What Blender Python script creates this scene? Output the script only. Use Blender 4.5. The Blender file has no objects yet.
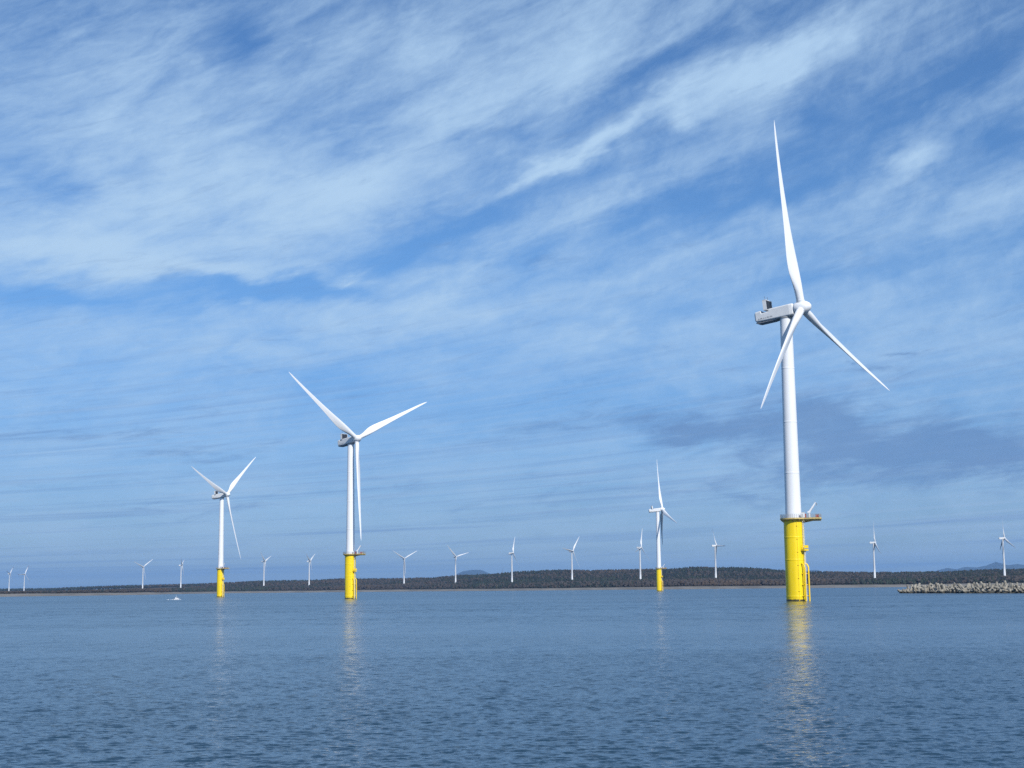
import bpy, math, random
import numpy as np
from mathutils import Matrix, Vector

random.seed(7); rng = np.random.default_rng(7)
R = math.radians
sc = bpy.context.scene
COL = sc.collection

# ------------------------------------------------------------------ camera
F = 1450.0; TH = math.atan(204.3 / F); ROLL = 0.0109; CAMH = 4.9
cam_d = bpy.data.cameras.new('camera'); cam = bpy.data.objects.new('camera', cam_d); COL.objects.link(cam)
cam_d.sensor_width = 36.0; cam_d.lens = F / 1024 * 36; cam_d.clip_start = 0.5; cam_d.clip_end = 90000
CM = Matrix.Rotation(math.pi / 2 + TH, 4, 'X') @ Matrix.Rotation(-ROLL, 4, 'Z')
CM.translation = (0, 0, CAMH)
cam.matrix_world = CM; sc.camera = cam


def at_px(x, y):
    """world direction of a point of the photograph"""
    v = CM.to_3x3() @ Vector(((x - 512) / F, (384 - y) / F, -1))
    return v.normalized()


def on_ground(x, Y):
    """X of photo column x on the ground plane at depth Y"""
    d = at_px(x, 588)
    return d.x / d.y * Y


# ------------------------------------------------------------------ sky, sun, exposure
SUN_AZ, SUN_EL = 24.0, 40.0          # right of straight behind the camera
world = bpy.data.worlds.new('World'); sc.world = world; world.use_nodes = True
nt = world.node_tree; nt.nodes.clear()


def N(tree, kind, **kw):
    n = tree.nodes.new(kind)
    for k, v in kw.items():
        setattr(n, k, v)
    return n


def M(tree, op, a, b=None, c=None, clamp=False):
    n = tree.nodes.new('ShaderNodeMath'); n.operation = op; n.use_clamp = clamp
    for i, v in enumerate((a, b, c)):
        if v is None:
            continue
        if isinstance(v, (int, float)):
            n.inputs[i].default_value = v
        else:
            tree.links.new(v, n.inputs[i])
    return n.outputs[0]


def srgb(r, g, b):
    f = lambda c: ((c / 255 + .055) / 1.055) ** 2.4 if c > 10 else c / 255 / 12.92
    return (f(r), f(g), f(b), 1)


def sky_nodes():
    L = nt.links.new
    tc = N(nt, 'ShaderNodeTexCoord'); sep = N(nt, 'ShaderNodeSeparateXYZ'); L(tc.outputs['Generated'], sep.inputs[0])
    x, y, z = sep.outputs
    U = M(nt, 'ARCTAN2', x, y)
    V = M(nt, 'ARCSINE', z)
    su = M(nt, 'SINE', U); cu = M(nt, 'COSINE', U)
    psi = M(nt, 'MULTIPLY', V, M(nt, 'EXPONENT', M(nt, 'MULTIPLY', su, -1.1)))

    def comb(a, b, c):
        n = N(nt, 'ShaderNodeCombineXYZ')
        for i, v in enumerate((a, b, c)):
            if isinstance(v, (int, float)):
                n.inputs[i].default_value = v
            else:
                L(v, n.inputs[i])
        return n.outputs[0]

    def noise(ax, ap, seed, detail=8, rough=.6, dist=.4):
        v = comb(M(nt, 'MULTIPLY_ADD', su, ax, seed), M(nt, 'MULTIPLY', cu, ax), M(nt, 'MULTIPLY', psi, ap))
        n = N(nt, 'ShaderNodeTexNoise'); n.inputs['Scale'].default_value = 1; n.inputs['Detail'].default_value = detail
        n.inputs['Roughness'].default_value = rough; n.inputs['Distortion'].default_value = dist
        L(v, n.inputs['Vector']); return n.outputs['Fac']

    # gentle warp of the cloud field so that no bank has a regular outline
    w1 = noise(9, 22, 3.1, 5, .55, 0); w2 = noise(9, 22, 17.7, 5, .55, 0)
    Uw = M(nt, 'MULTIPLY_ADD', M(nt, 'SUBTRACT', w1, .5), .16, U)
    Vw = M(nt, 'MULTIPLY_ADD', M(nt, 'SUBTRACT', w2, .5), .07, V)
    UV = comb(Uw, Vw, 0)

    def blobs(lst, base):
        acc = base
        for (px, py, rx, ry, ang, w) in lst:
            d = at_px(px, py); u0 = math.atan2(d.x, d.y); v0 = math.asin(d.z)
            mp = N(nt, 'ShaderNodeMapping'); mp.vector_type = 'TEXTURE'
            mp.inputs['Location'].default_value = (u0, v0, 0); mp.inputs['Rotation'].default_value = (0, 0, R(ang))
            mp.inputs['Scale'].default_value = (rx * 1.7 / F, ry * 1.7 / F, 1)
            L(UV, mp.inputs[0])
            g = N(nt, 'ShaderNodeTexGradient'); g.gradient_type = 'QUADRATIC_SPHERE'; L(mp.outputs[0], g.inputs[0])
            acc = M(nt, 'MULTIPLY_ADD', g.outputs['Fac'], w, acc)
        return acc

    banks = [(200, 205, 190, 75, 8, .75), (60, 245, 140, 45, 0, .6), (335, 185, 120, 60, 25, .6), (560, 55, 160, 60, 30, .6),
             (470, 95, 130, 80, 45, .45), (300, 60, 170, 50, 15, .3), (60, 60, 150, 90, 0, .3), (120, 120, 60, 60, 60, .3),
             (635, 130, 250, 17, 24, .85), (555, 172, 120, 12, 22, .7), (765, 78, 90, 28, 24, .6), (820, 45, 60, 20, 10, .3),
             (890, 160, 80, 20, 27, .8), (600, 215, 180, 20, 20, .55), (150, 268, 190, 15, -2, .7), (375, 275, 32, 11, 12, .9),
             (250, 335, 280, 32, 5, .45), (470, 315, 220, 40, 8, .45), (640, 262, 160, 30, 15, .4), (980, 205, 130, 40, 14, .5),
             (960, 320, 170, 60, 4, .35), (640, 350, 200, 40, 4, .25), (130, 390, 200, 20, 2, .2), (640, 470, 200, 20, 0, .12),
             (290, 540, 400, 20, 0, .12), (240, 48, 60, 34, 0, -.7), (75, 190, 50, 22, 0, -.5), (440, 232, 95, 26, 22, -1.0),
             (270, 292, 150, 12, 0, -1.0), (50, 302, 90, 12, 0, -.7), (650, 72, 90, 22, 26, -.6), (730, 195, 120, 26, 14, -.7),
             (930, 85, 130, 40, 20, -.8), (1005, 140, 60, 30, 20, -.5), (820, 120, 50, 20, 24, -.4), (330, 380, 80, 30, 0, -.4),
             (210, 260, 40, 12, 0, -.2), (510, 130, 60, 14, 24, -.4), (10, 175, 50, 20, 0, -.3), (840, 270, 160, 16, 6, -.3),
             (500, 255, 60, 14, 18, -.4), (350, 120, 70, 20, 20, -.25), (420, 400, 150, 30, 0, -.2)]
    cov = blobs(banks, .27)
    n1 = noise(8, 19, 0, 9, .60, .8)
    n2 = noise(26, 58, 40, 8, .58, .6)
    n3 = noise(120, 150, 80, 6, .65, .8)
    dens = M(nt, 'MULTIPLY_ADD', M(nt, 'SUBTRACT', n1, .5), 1.25, cov)
    dens = M(nt, 'MULTIPLY_ADD', M(nt, 'SUBTRACT', n2, .5), .95, dens)
    dens = M(nt, 'MULTIPLY_ADD', M(nt, 'SUBTRACT', n3, .5), .28, dens)
    n4 = noise(11, 120, 120, 7, .58, .5)
    dens = M(nt, 'MULTIPLY_ADD', M(nt, 'SUBTRACT', n4, .5), M(nt, 'MULTIPLY_ADD', M(nt, 'MULTIPLY_ADD', U, 1.6, .35, clamp=True), .65, .12), dens)
    mr = N(nt, 'ShaderNodeMapRange'); mr.interpolation_type = 'SMOOTHSTEP'
    mr.inputs['From Min'].default_value = -.30; mr.inputs['From Max'].default_value = 1.35
    L(dens, mr.inputs['Value']); dens = mr.outputs['Result']

    dark = [(820, 430, 240, 30, -5, 1.0), (930, 455, 140, 32, 0, .6), (900, 462, 150, 22, 0, .8), (690, 424, 90, 12, -2, .7), (845, 375, 42, 9, 0, .9),
            (885, 352, 16, 4, 0, .7), (760, 492, 280, 12, 0, .5), (100, 440, 240, 12, 0, .45), (560, 430, 120, 12, 0, .3),
            (820, 365, 12, 5, 0, .7), (300, 505, 300, 10, 0, .25)]
    dk = blobs(dark, 0)
    dn = noise(18, 110, 61, 9, .66, .9)
    dk = M(nt, 'MULTIPLY_ADD', M(nt, 'SUBTRACT', dn, .5), 2.0, M(nt, 'SUBTRACT', dk, .04))
    mr = N(nt, 'ShaderNodeMapRange'); mr.interpolation_type = 'SMOOTHSTEP'
    mr.inputs['From Min'].default_value = .0; mr.inputs['From Max'].default_value = .95
    L(dk, mr.inputs['Value']); dk = M(nt, 'MULTIPLY', mr.outputs['Result'], .72)

    sky = N(nt, 'ShaderNodeTexSky'); sky.sky_type = 'NISHITA'; sky.sun_disc = False
    sky.sun_elevation = R(SUN_EL); sky.sun_rotation = R(180 - SUN_AZ)
    sky.air_density = 1.0; sky.dust_density = 0.1; sky.ozone_density = 3.0
    tint = N(nt, 'ShaderNodeMix'); tint.data_type = 'RGBA'; tint.blend_type = 'MULTIPLY'; tint.inputs[0].default_value = 1
    L(sky.outputs[0], tint.inputs[6]); lo = N(nt, 'ShaderNodeMapRange'); lo.interpolation_type = 'SMOOTHSTEP'; lo.inputs['From Max'].default_value = .24; L(V, lo.inputs['Value'])
    tm_ = N(nt, 'ShaderNodeMix'); tm_.data_type = 'RGBA'; L(lo.outputs[0], tm_.inputs[0]); tm_.inputs[6].default_value = SKYLOW; tm_.inputs[7].default_value = SKYTINT
    L(tm_.outputs[2], tint.inputs[7])

    def mix(fac, a, col):
        m = N(nt, 'ShaderNodeMix'); m.data_type = 'RGBA'
        L(fac, m.inputs[0]); L(a, m.inputs[6]); m.inputs[7].default_value = tuple(c / STR for c in col[:3]) + (1,)
        return m.outputs[2]
    # thin level layers low in the sky
    la = noise(3, 300, 77, 6, .6, .5)
    lb = M(nt, 'MULTIPLY', M(nt, 'MULTIPLY_ADD', la, 4, -1.9, clamp=True), M(nt, 'SUBTRACT', 1, lo.outputs[0]))
    c = mix(M(nt, 'MULTIPLY', dens, M(nt, 'MULTIPLY_ADD', lo.outputs[0], .28, .72)), tint.outputs[2], srgb(180, 211, 241))
    c = mix(M(nt, 'MULTIPLY', lb, .6), c, srgb(168, 195, 226))
    ld = noise(3.5, 230, 141, 6, .6, .5); ld = M(nt, 'MULTIPLY', M(nt, 'MULTIPLY_ADD', ld, 4, -1.95, clamp=True), M(nt, 'SUBTRACT', 1, lo.outputs[0]))
    c = mix(M(nt, 'MULTIPLY', ld, .6), c, srgb(112, 146, 198))
    c = mix(dk, c, srgb(102, 138, 188))
    bg = N(nt, 'ShaderNodeBackground'); bg.inputs['Strength'].default_value = STR
    L(c, bg.inputs['Color'])
    out = N(nt, 'ShaderNodeOutputWorld'); L(bg.outputs[0], out.inputs['Surface'])


STR = 0.1
SKYTINT = (0.57, 0.86, 1.15, 1); SKYLOW = (.39, .53, .84, 1)
sky_nodes()
world.cycles.sampling_method = 'MANUAL'; world.cycles.sample_map_resolution = 512

sun_d = bpy.data.lights.new('sun', 'SUN'); sun_d.energy = 4.8; sun_d.angle = R(.5); sun_d.color = (1, .96, .9)
sun = bpy.data.objects.new('sun', sun_d); COL.objects.link(sun)
SD = Vector((math.sin(R(SUN_AZ)) * math.cos(R(SUN_EL)), -math.cos(R(SUN_AZ)) * math.cos(R(SUN_EL)), math.sin(R(SUN_EL))))
sun.rotation_euler = SD.to_track_quat('Z', 'Y').to_euler(); sun.location = (60, -80, 200)

sc.view_settings.view_transform = 'Standard'; sc.view_settings.look = 'None'
sc.view_settings.exposure = 0.0; sc.view_settings.gamma = 1.0; sc.view_settings.use_curve_mapping = False
sc.cycles.max_bounces = 5; sc.cycles.glossy_bounces = 3; sc.cycles.diffuse_bounces = 2; sc.cycles.volume_bounces = 1
sc.cycles.use_denoising = False

# ------------------------------------------------------------------ helpers


def mat(name, col, rough=.5, metal=0.0, var=0.0, vscale=1.0, spec=.5, col2=None, stretch=(1, 1, 1), bump=0.0, bscale=5.0):
    m = bpy.data.materials.new(name); m.use_nodes = True
    t = m.node_tree; b = t.nodes['Principled BSDF']
    b.inputs['Base Color'].default_value = tuple(col[:3]) + (1,)
    b.inputs['Roughness'].default_value = rough; b.inputs['Metallic'].default_value = metal
    b.inputs['Specular IOR Level'].default_value = spec
    tc = t.nodes.new('ShaderNodeTexCoord'); mp = t.nodes.new('ShaderNodeMapping'); mp.inputs['Scale'].default_value = stretch
    t.links.new(tc.outputs['Object'], mp.inputs[0])
    n = t.nodes.new('ShaderNodeTexNoise'); n.inputs['Scale'].default_value = vscale; n.inputs['Detail'].default_value = 6
    t.links.new(mp.outputs[0], n.inputs['Vector'])
    r = t.nodes.new('ShaderNodeValToRGB'); r.color_ramp.elements[0].position = .35; r.color_ramp.elements[1].position = .65
    c2 = col2 if col2 else tuple(c * (1 - var) for c in col[:3])
    r.color_ramp.elements[0].color = tuple(c2[:3]) + (1,); r.color_ramp.elements[1].color = tuple(col[:3]) + (1,)
    t.links.new(n.outputs['Fac'], r.inputs[0]); t.links.new(r.outputs[0], b.inputs['Base Color'])
    if bump:
        n2 = t.nodes.new('ShaderNodeTexNoise'); n2.inputs['Scale'].default_value = bscale; n2.inputs['Detail'].default_value = 5
        t.links.new(tc.outputs['Object'], n2.inputs['Vector'])
        bp = t.nodes.new('ShaderNodeBump'); bp.inputs['Strength'].default_value = 1; bp.inputs['Distance'].default_value = bump
        t.links.new(n2.outputs['Fac'], bp.inputs['Height']); t.links.new(bp.outputs[0], b.inputs['Normal'])
    return m


def pile_material():
    """yellow marine paint, faint grime runs, a dark wet weed band at the waterline"""
    m = mat('yellow_paint', (.98, .71, .004), .42, var=.15, vscale=.7, stretch=(1, 1, .12))
    t = m.node_tree; b = t.nodes['Principled BSDF']; L = t.links.new
    src = b.inputs['Base Color'].links[0].from_socket
    tc = t.nodes.new('ShaderNodeTexCoord'); sp = t.nodes.new('ShaderNodeSeparateXYZ'); L(tc.outputs['Object'], sp.inputs[0])
    n = t.nodes.new('ShaderNodeTexNoise'); n.inputs['Scale'].default_value = 1.3; n.inputs['Detail'].default_value = 5
    L(tc.outputs['Object'], n.inputs['Vector'])
    f = M(t, "SUBTRACT", 1.3, M(t, 'ADD', sp.outputs[2], M(t, 'MULTIPLY', n.outputs['Fac'], .9)), clamp=True)
    mx = t.nodes.new('ShaderNodeMix'); mx.data_type = 'RGBA'; L(M(t, 'MULTIPLY', f, 2.2, clamp=True), mx.inputs[0])
    L(src, mx.inputs[6]); mx.inputs[7].default_value = (.05, .045, .02, 1)
    # rust weeping from below the deck
    mp = t.nodes.new('ShaderNodeMapping'); mp.inputs['Scale'].default_value = (2.6, 2.6, .22); L(tc.outputs['Object'], mp.inputs[0])
    n2 = t.nodes.new('ShaderNodeTexNoise'); n2.inputs['Scale'].default_value = 1; n2.inputs['Detail'].default_value = 6; L(mp.outputs[0], n2.inputs['Vector'])
    g = M(t, 'MULTIPLY_ADD', sp.outputs[2], 1 / 7.0, -18.0 / 7.0, clamp=True)
    g = M(t, 'MULTIPLY', M(t, 'MULTIPLY', g, g), M(t, 'MULTIPLY_ADD', n2.outputs['Fac'], 6, -3.3, clamp=True), clamp=True)
    m2 = t.nodes.new('ShaderNodeMix'); m2.data_type = 'RGBA'; L(M(t, 'MULTIPLY', g, .75), m2.inputs[0])
    L(mx.outputs[2], m2.inputs[6]); m2.inputs[7].default_value = (.22, .10, .02, 1)
    L(m2.outputs[2], b.inputs['Base Color'])
    return m


def wet_below(m, z0, z1, dark):
    """weed and wet stain up to the splash line"""
    t = m.node_tree; b_ = t.nodes['Principled BSDF']; src = b_.inputs['Base Color'].links[0].from_socket
    g_ = t.nodes.new('ShaderNodeNewGeometry'); sp = t.nodes.new('ShaderNodeSeparateXYZ'); t.links.new(g_.outputs['Position'], sp.inputs[0])
    n = t.nodes.new('ShaderNodeTexNoise'); n.inputs['Scale'].default_value = .6; t.links.new(g_.outputs['Position'], n.inputs['Vector'])
    f = M(t, 'MULTIPLY_ADD', M(t, 'ADD', sp.outputs[2], n.outputs['Fac']), -1 / (z1 - z0), z1 / (z1 - z0) + .5, clamp=True)
    mx = t.nodes.new('ShaderNodeMix'); mx.data_type = 'RGBA'; t.links.new(f, mx.inputs[0]); t.links.new(src, mx.inputs[6]); mx.inputs[7].default_value = dark
    t.links.new(mx.outputs[2], b_.inputs['Base Color'])
    return m


MAT = {
    'white': mat('white_paint', (.80, .81, .82), .35, var=.05, vscale=.25, stretch=(1, 1, .3)),
    'white_land': mat('white_paint_land', (.60, .62, .64), .45, var=.05, vscale=.2),
    'nacelle': mat('nacelle_shell', (.70, .71, .71), .45, var=.06, vscale=.6),
    'yellow': pile_material(),
    'yellow_steel': mat('yellow_steel', (.95, .65, .01), .45, var=.1, vscale=2),
    'deck': mat('deck_edge', (.66, .50, .18), .6, var=.3, vscale=2),
    'grate': mat('grating', (.20, .20, .19), .7, var=.3, vscale=3),
    'rail': mat('galvanised_rail', (.42, .43, .42), .5, metal=.3, var=.2, vscale=3),
    'dark': mat('dark_core', (.03, .035, .045), .5, var=.3, vscale=4),
    'belly_shade': mat('nacelle_belly_shade', (.30, .31, .33), .6, var=.2, vscale=1),  # darker than the shell: shadow under the nacelle painted into its colour
    'grey': mat('mid_grey', (.30, .31, .32), .6, var=.2, vscale=2),
    'red': mat('safety_red', (.42, .07, .05), .5, var=.2, vscale=2),
    'redtip': mat('dark_tip_band', (.16, .05, .06), .5, var=.2, vscale=1),
    'concrete': mat('weathered_concrete', (.37, .34, .28), .9, var=.6, vscale=.6, bump=.05, bscale=3),
    'rubble': mat('gap_shade_rubble', (.04, .038, .034), .9, var=.5, vscale=.5, bump=.3, bscale=1),  # near black: shade in the gaps between blocks put into the colour
    'hull': mat('boat_hull', (.78, .80, .82), .3, var=.05, vscale=2),
    'foam': mat('foam', (.75, .78, .80), .8, var=.1, vscale=2),
    'steel': mat('mast_steel', (.16, .17, .19), .6, var=.2, vscale=1),
}


wet_below(MAT['concrete'], .6, 1.5, (.045, .042, .03, 1))


class MB:
    def __init__(s):
        s.v = []; s.f = []; s.m = []; s.sm = []; s.cur = 0; s.smooth = False

    def add(s, vs, fs, mtx=None):
        o = len(s.v)
        for p in vs:
            p = Vector(p)
            s.v.append(tuple(mtx @ p) if mtx is not None else tuple(p))
        for f in fs:
            s.f.append(tuple(o + i for i in f)); s.m.append(s.cur); s.sm.append(s.smooth)

    def box(s, x0, x1, y0, y1, z0, z1, mtx=None):
        vs = [(x, y, z) for x in (x0, x1) for y in (y0, y1) for z in (z0, z1)]
        s.add(vs, [(0, 1, 3, 2), (4, 6, 7, 5), (0, 4, 5, 1), (2, 3, 7, 6), (0, 2, 6, 4), (1, 5, 7, 3)], mtx)

    def tube(s, pts, r, n=8, cap=True, mtx=None):
        """swept round bar through pts; r number or list"""
        pts = [Vector(p) for p in pts]
        rs = r if isinstance(r, (list, tuple)) else [r] * len(pts)
        vs = []; fs = []
        prev = None
        for i, p in enumerate(pts):
            d = (pts[min(i + 1, len(pts) - 1)] - pts[max(i - 1, 0)]).normalized()
            a = prev if prev is not None else (Vector((0, 0, 1)) if abs(d.z) < .9 else Vector((1, 0, 0)))
            u = (a - d * a.dot(d)).normalized(); w = d.cross(u); prev = u
            for k in range(n):
                t = 2 * math.pi * k / n
                vs.append(p + (u * math.cos(t) + w * math.sin(t)) * rs[i])
        for i in range(len(pts) - 1):
            for k in range(n):
                fs.append((i * n + k, i * n + (k + 1) % n, (i + 1) * n + (k + 1) % n, (i + 1) * n + k))
        s.add(vs, fs, mtx)
        if cap:
            sm = s.smooth; s.smooth = False
            s.add(vs[:n], [tuple(range(n))[::-1]], mtx); s.add(vs[-n:], [tuple(range(n))], mtx)
            s.smooth = sm

    def loft(s, rings, close=True, cap=True, mtx=None):
        n = len(rings[0]); vs = [p for r in rings for p in r]; fs = []
        for i in range(len(rings) - 1):
            for k in range(n if close else n - 1):
                fs.append((i * n + k, i * n + (k + 1) % n, (i + 1) * n + (k + 1) % n, (i + 1) * n + k))
        s.add(vs, fs, mtx)
        if cap:
            s.add(rings[0], [tuple(range(n))[::-1]], mtx); s.add(rings[-1], [tuple(range(n))], mtx)

    def mesh(s, name, mats):
        me = bpy.data.meshes.new(name); me.from_pydata(s.v, [], s.f)
        for m in mats:
            me.materials.append(m)
        me.polygons.foreach_set('material_index', s.m)
        me.polygons.foreach_set('use_smooth', s.sm)
        me.update()
        return me

    def build(s, name, mats, parent=None, mtx=None):
        if not isinstance(mats, (list, tuple)):
            mats = [mats]
        o = bpy.data.objects.new(name, s.mesh(name, mats)); COL.objects.link(o)
        if parent:
            o.parent = parent
        if mtx is not None:
            o.matrix_local = mtx
        return o


def tag(o, label=None, cat=None, group=None, kind=None):
    if label: o['label'] = label
    if cat: o['category'] = cat
    if group: o['group'] = group
    if kind: o['kind'] = kind
    return o


def np_mesh(name, verts, faces, mats, smooth=True, mi=None):
    me = bpy.data.meshes.new(name)
    verts = np.asarray(verts, np.float32); faces = np.asarray(faces, np.int32); k = faces.shape[1]
    me.vertices.add(len(verts)); me.vertices.foreach_set('co', verts.ravel())
    me.loops.add(faces.size); me.loops.foreach_set('vertex_index', faces.ravel())
    me.polygons.add(len(faces)); me.polygons.foreach_set('loop_start', np.arange(len(faces), dtype=np.int32) * k)
    for m in mats:
        me.materials.append(m)
    if mi is not None:
        me.polygons.foreach_set('material_index', np.asarray(mi, np.int32))
    me.polygons.foreach_set('use_smooth', np.full(len(faces), smooth))
    me.update(calc_edges=True); me.validate()
    o = bpy.data.objects.new(name, me); COL.objects.link(o)
    return o


# ------------------------------------------------------------------ the sea
NEARA, NEARB, FARA, FARB = .90, .20, -.05, .20   # slope strength of fine and middling chop, near and added far out


def water_material():
    m = bpy.data.materials.new('sea_water'); m.use_nodes = True
    t = m.node_tree; b = t.nodes['Principled BSDF']; L = t.links.new
    b.inputs['Base Color'].default_value = (.012, .038, .066, 1)
    b.inputs['IOR'].default_value = 1.333
    geo = t.nodes.new('ShaderNodeNewGeometry')

    def noise(sx, sy, sz, detail, rough, seed=0):
        mp = t.nodes.new('ShaderNodeMapping'); mp.inputs['Scale'].default_value = (sx, sy, sz)
        mp.inputs['Rotation'].default_value = (0, 0, R(12)); mp.inputs['Location'].default_value = (seed, seed, 0)
        L(geo.outputs['Position'], mp.inputs[0])
        n = t.nodes.new('ShaderNodeTexNoise'); n.inputs['Scale'].default_value = 1
        n.inputs['Detail'].default_value = detail; n.inputs['Roughness'].default_value = rough
        L(mp.outputs[0], n.inputs['Vector']); return n.outputs['Fac']
    def slopes(sx, sy, seed, detail=2):
        mp = t.nodes.new('ShaderNodeMapping'); mp.inputs['Scale'].default_value = (sx, sy, 1)
        mp.inputs['Rotation'].default_value = (0, 0, R(12)); mp.inputs['Location'].default_value = (seed, seed, seed)
        L(geo.outputs['Position'], mp.inputs[0])
        n = t.nodes.new('ShaderNodeTexNoise'); n.inputs['Scale'].default_value = 1; n.inputs['Detail'].default_value = detail
        n.inputs['Roughness'].default_value = .6; L(mp.outputs[0], n.inputs['Vector'])
        v = t.nodes.new('ShaderNodeVectorMath'); v.operation = 'SUBTRACT'; L(n.outputs['Color'], v.inputs[0]); v.inputs[1].default_value = (.5, .5, .5)
        w = t.nodes.new('ShaderNodeVectorMath'); w.operation = 'MULTIPLY'; L(v.outputs[0], w.inputs[0]); w.inputs[1].default_value = (.38, 1.1, 0)
        return w.outputs[0]

    def scale(v, k):
        n = t.nodes.new('ShaderNodeVectorMath'); n.operation = 'SCALE'; L(v, n.inputs[0])
        if isinstance(k, (int, float)): n.inputs[3].default_value = k
        else: L(k, n.inputs[3])
        return n.outputs[0]

    def vadd(a, b_):
        n = t.nodes.new('ShaderNodeVectorMath'); n.operation = 'ADD'; L(a, n.inputs[0]); L(b_, n.inputs[1]); return n.outputs[0]
    # small chop as slopes (the mesh itself carries the larger wavelets out to a few hundred metres)
    fleck = slopes(.9, .11, 23, 4); fine = slopes(4.0, 12.0, 3, 3); mid = slopes(.8, 2.0, 11, 3)
    gust = noise(.0035, .016, 1, 4, .6, 4)      # cat's-paws: where the wind roughens the surface
    g2 = noise(.02, .09, 1, 3, .6, 31)
    k = M(t, 'ADD', M(t, 'MULTIPLY_ADD', gust, 4.0, -1.6, clamp=True), M(t, 'MULTIPLY', g2, .9))
    k = M(t, 'ADD', M(t, 'MULTIPLY', k, .8), .35)
    ln = t.nodes.new('ShaderNodeVectorMath'); ln.operation = 'LENGTH'; L(geo.outputs['Position'], ln.inputs[0])
    far = M(t, 'MULTIPLY_ADD', ln.outputs['Value'], 1 / 260.0, -60 / 260.0, clamp=True)
    far2 = M(t, 'POWER', M(t, 'MULTIPLY_ADD', ln.outputs['Value'], 1 / 700.0, -40 / 700.0, clamp=True), .5)
    # ripples too small to resolve act as surface roughness, rougher under the gusts
    L(M(t, 'MULTIPLY_ADD', M(t, 'MULTIPLY', far2, M(t, 'MULTIPLY_ADD', k, .35, .75)), .135, .08), b.inputs['Roughness'])
    v = vadd(scale(fine, M(t, 'MULTIPLY_ADD', far, FARA, NEARA)), scale(mid, M(t, 'MULTIPLY_ADD', far, FARB, NEARB)))
    v = vadd(v, scale(fleck, M(t, 'MULTIPLY', far, .45)))
    v = scale(v, k)
    n = t.nodes.new('ShaderNodeVectorMath'); n.operation = 'NORMALIZE'; L(vadd(v, geo.outputs['Normal']), n.inputs[0])
    L(n.outputs[0], b.inputs['Normal'])
    return m


def build_water():
    fine = np.radians(np.arange(-25, 25.001, .065)); rest = np.radians(np.arange(25, 335.1, 5))[1:-1]
    az = np.concatenate([fine, rest]); nf = len(fine); na = len(az)
    r = [3, 7, 12, 18, 23]
    x = 26.0
    while x < 500:
        r.append(x); x += max(.07, x * .0022)
    while x < 44000:
        r.append(x); x *= 1.04
    r.append(44000); r = np.array(r); dr = np.gradient(r)
    A, RR = np.meshgrid(az, r); X = RR * np.sin(A); Y = RR * np.cos(A)
    Z = np.zeros_like(X); DR = np.repeat(dr[:, None], na, 1)
    w = np.random.default_rng(3)
    edge = np.clip((R(24.5) - np.abs(np.where(A > math.pi, A - 2 * math.pi, A))) / R(2), 0, 1) * np.clip((RR - 26) / 6, 0, 1)
    for i in range(120):
        lam = math.exp(w.uniform(math.log(.22), math.log(.95)))
        th = w.normal(R(-82), R(27)); k = 2 * math.pi / lam
        amp = .0031 * lam * w.uniform(.5, 1.4) * 1.08
        f = np.clip((lam / DR - 1.9) / 1.2, 0, 1)
        ph = k * (X * math.cos(th) + Y * math.sin(th)) + w.uniform(0, 6.28)
        s = .5 + .5 * np.sin(ph); Z += amp * f * (2 * s ** 1.35 - 1)
    for i in range(36):                        # longer, very low undulations that carry the far texture
        lam = math.exp(w.uniform(math.log(2.2), math.log(13))); th = w.normal(R(-84), R(34)); k = 2 * math.pi / lam
        f = np.clip((lam / DR - 2.0) / 1.6, 0, 1) * np.clip((RR - 50) / 260, .22, 1)
        Z += .0017 * lam * w.uniform(.5, 1.4) * f * np.sin(k * (X * math.cos(th) + Y * math.sin(th)) + w.uniform(0, 6.28))
    Z *= edge
    verts = np.stack([X, Y, Z], -1).reshape(-1, 3)
    i = np.arange(len(r) - 1)[:, None] * na; j = np.arange(na)[None, :]; j2 = (j + 1) % na
    faces = np.stack([i + j, i + na + j, i + na + j2, i + j2], -1).reshape(-1, 4)[:, ::-1]
    o = np_mesh('water', verts, faces, [water_material()]); tag(o, kind='structure')
    # close the small ring under the camera
    return o


build_water()
b = MB(); b.add([(3.02 * math.sin(i * math.pi / 12), 3.02 * math.cos(i * math.pi / 12), -.004) for i in range(24)], [tuple(range(24))[::-1]])
o = b.build('water', bpy.data.materials['sea_water']); tag(o, kind='structure')

# ------------------------------------------------------------------ coast: beach, wooded hills, far mountains
PX = [-500, -200, 0, 50, 100, 140, 200, 264, 309, 340, 380, 430, 462, 490, 512, 530, 570, 590, 620, 660, 670, 690, 730, 760, 787, 812, 870, 950, 980, 1024, 1200, 1500]
PY = [598, 592, 588.6, 588, 586, 584.9, 583.5, 580.6, 580, 578.6, 578.3, 577.6, 574.9, 573.9, 572, 570.8, 569.7, 570.3, 569.4, 568.9, 568.7, 567, 567.2, 568, 570.5, 571.6, 572.3, 571.4, 569.8, 568.8, 567, 566]
DX = [-500, 0, 143, 264, 404, 512, 640, 716, 875, 1004, 1200, 1500]
DT = [7000, 6100, 4825, 4150, 3950, 3450, 3120, 3020, 2900, 2740, 2600, 2500]


def d_turb(px): return np.interp(px, DX, DT)


def d_shore(px): return np.interp(px, [-500, 0, 100, 150, 190, 230], [1700, 2500, 2700, 3000, 3650, 3800]) * (px < 230) + (px >= 230) * (d_turb(px) - np.interp(px, [230, 300, 600, 900], [480, 380, 430, 520])) + 14 * np.sin(px / 23.0) + 9 * np.sin(px / 7.3)


def horizon(px): return 588.3 - .0107 * (px - 512)


def crest(px):
    D = d_turb(px) + 900
    return D, CAMH + (horizon(px) - np.interp(px, PX, PY)) * D / (F * 1.01)


def px_of(X, Y): return 514.2 + 1464 * X / Y


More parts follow.
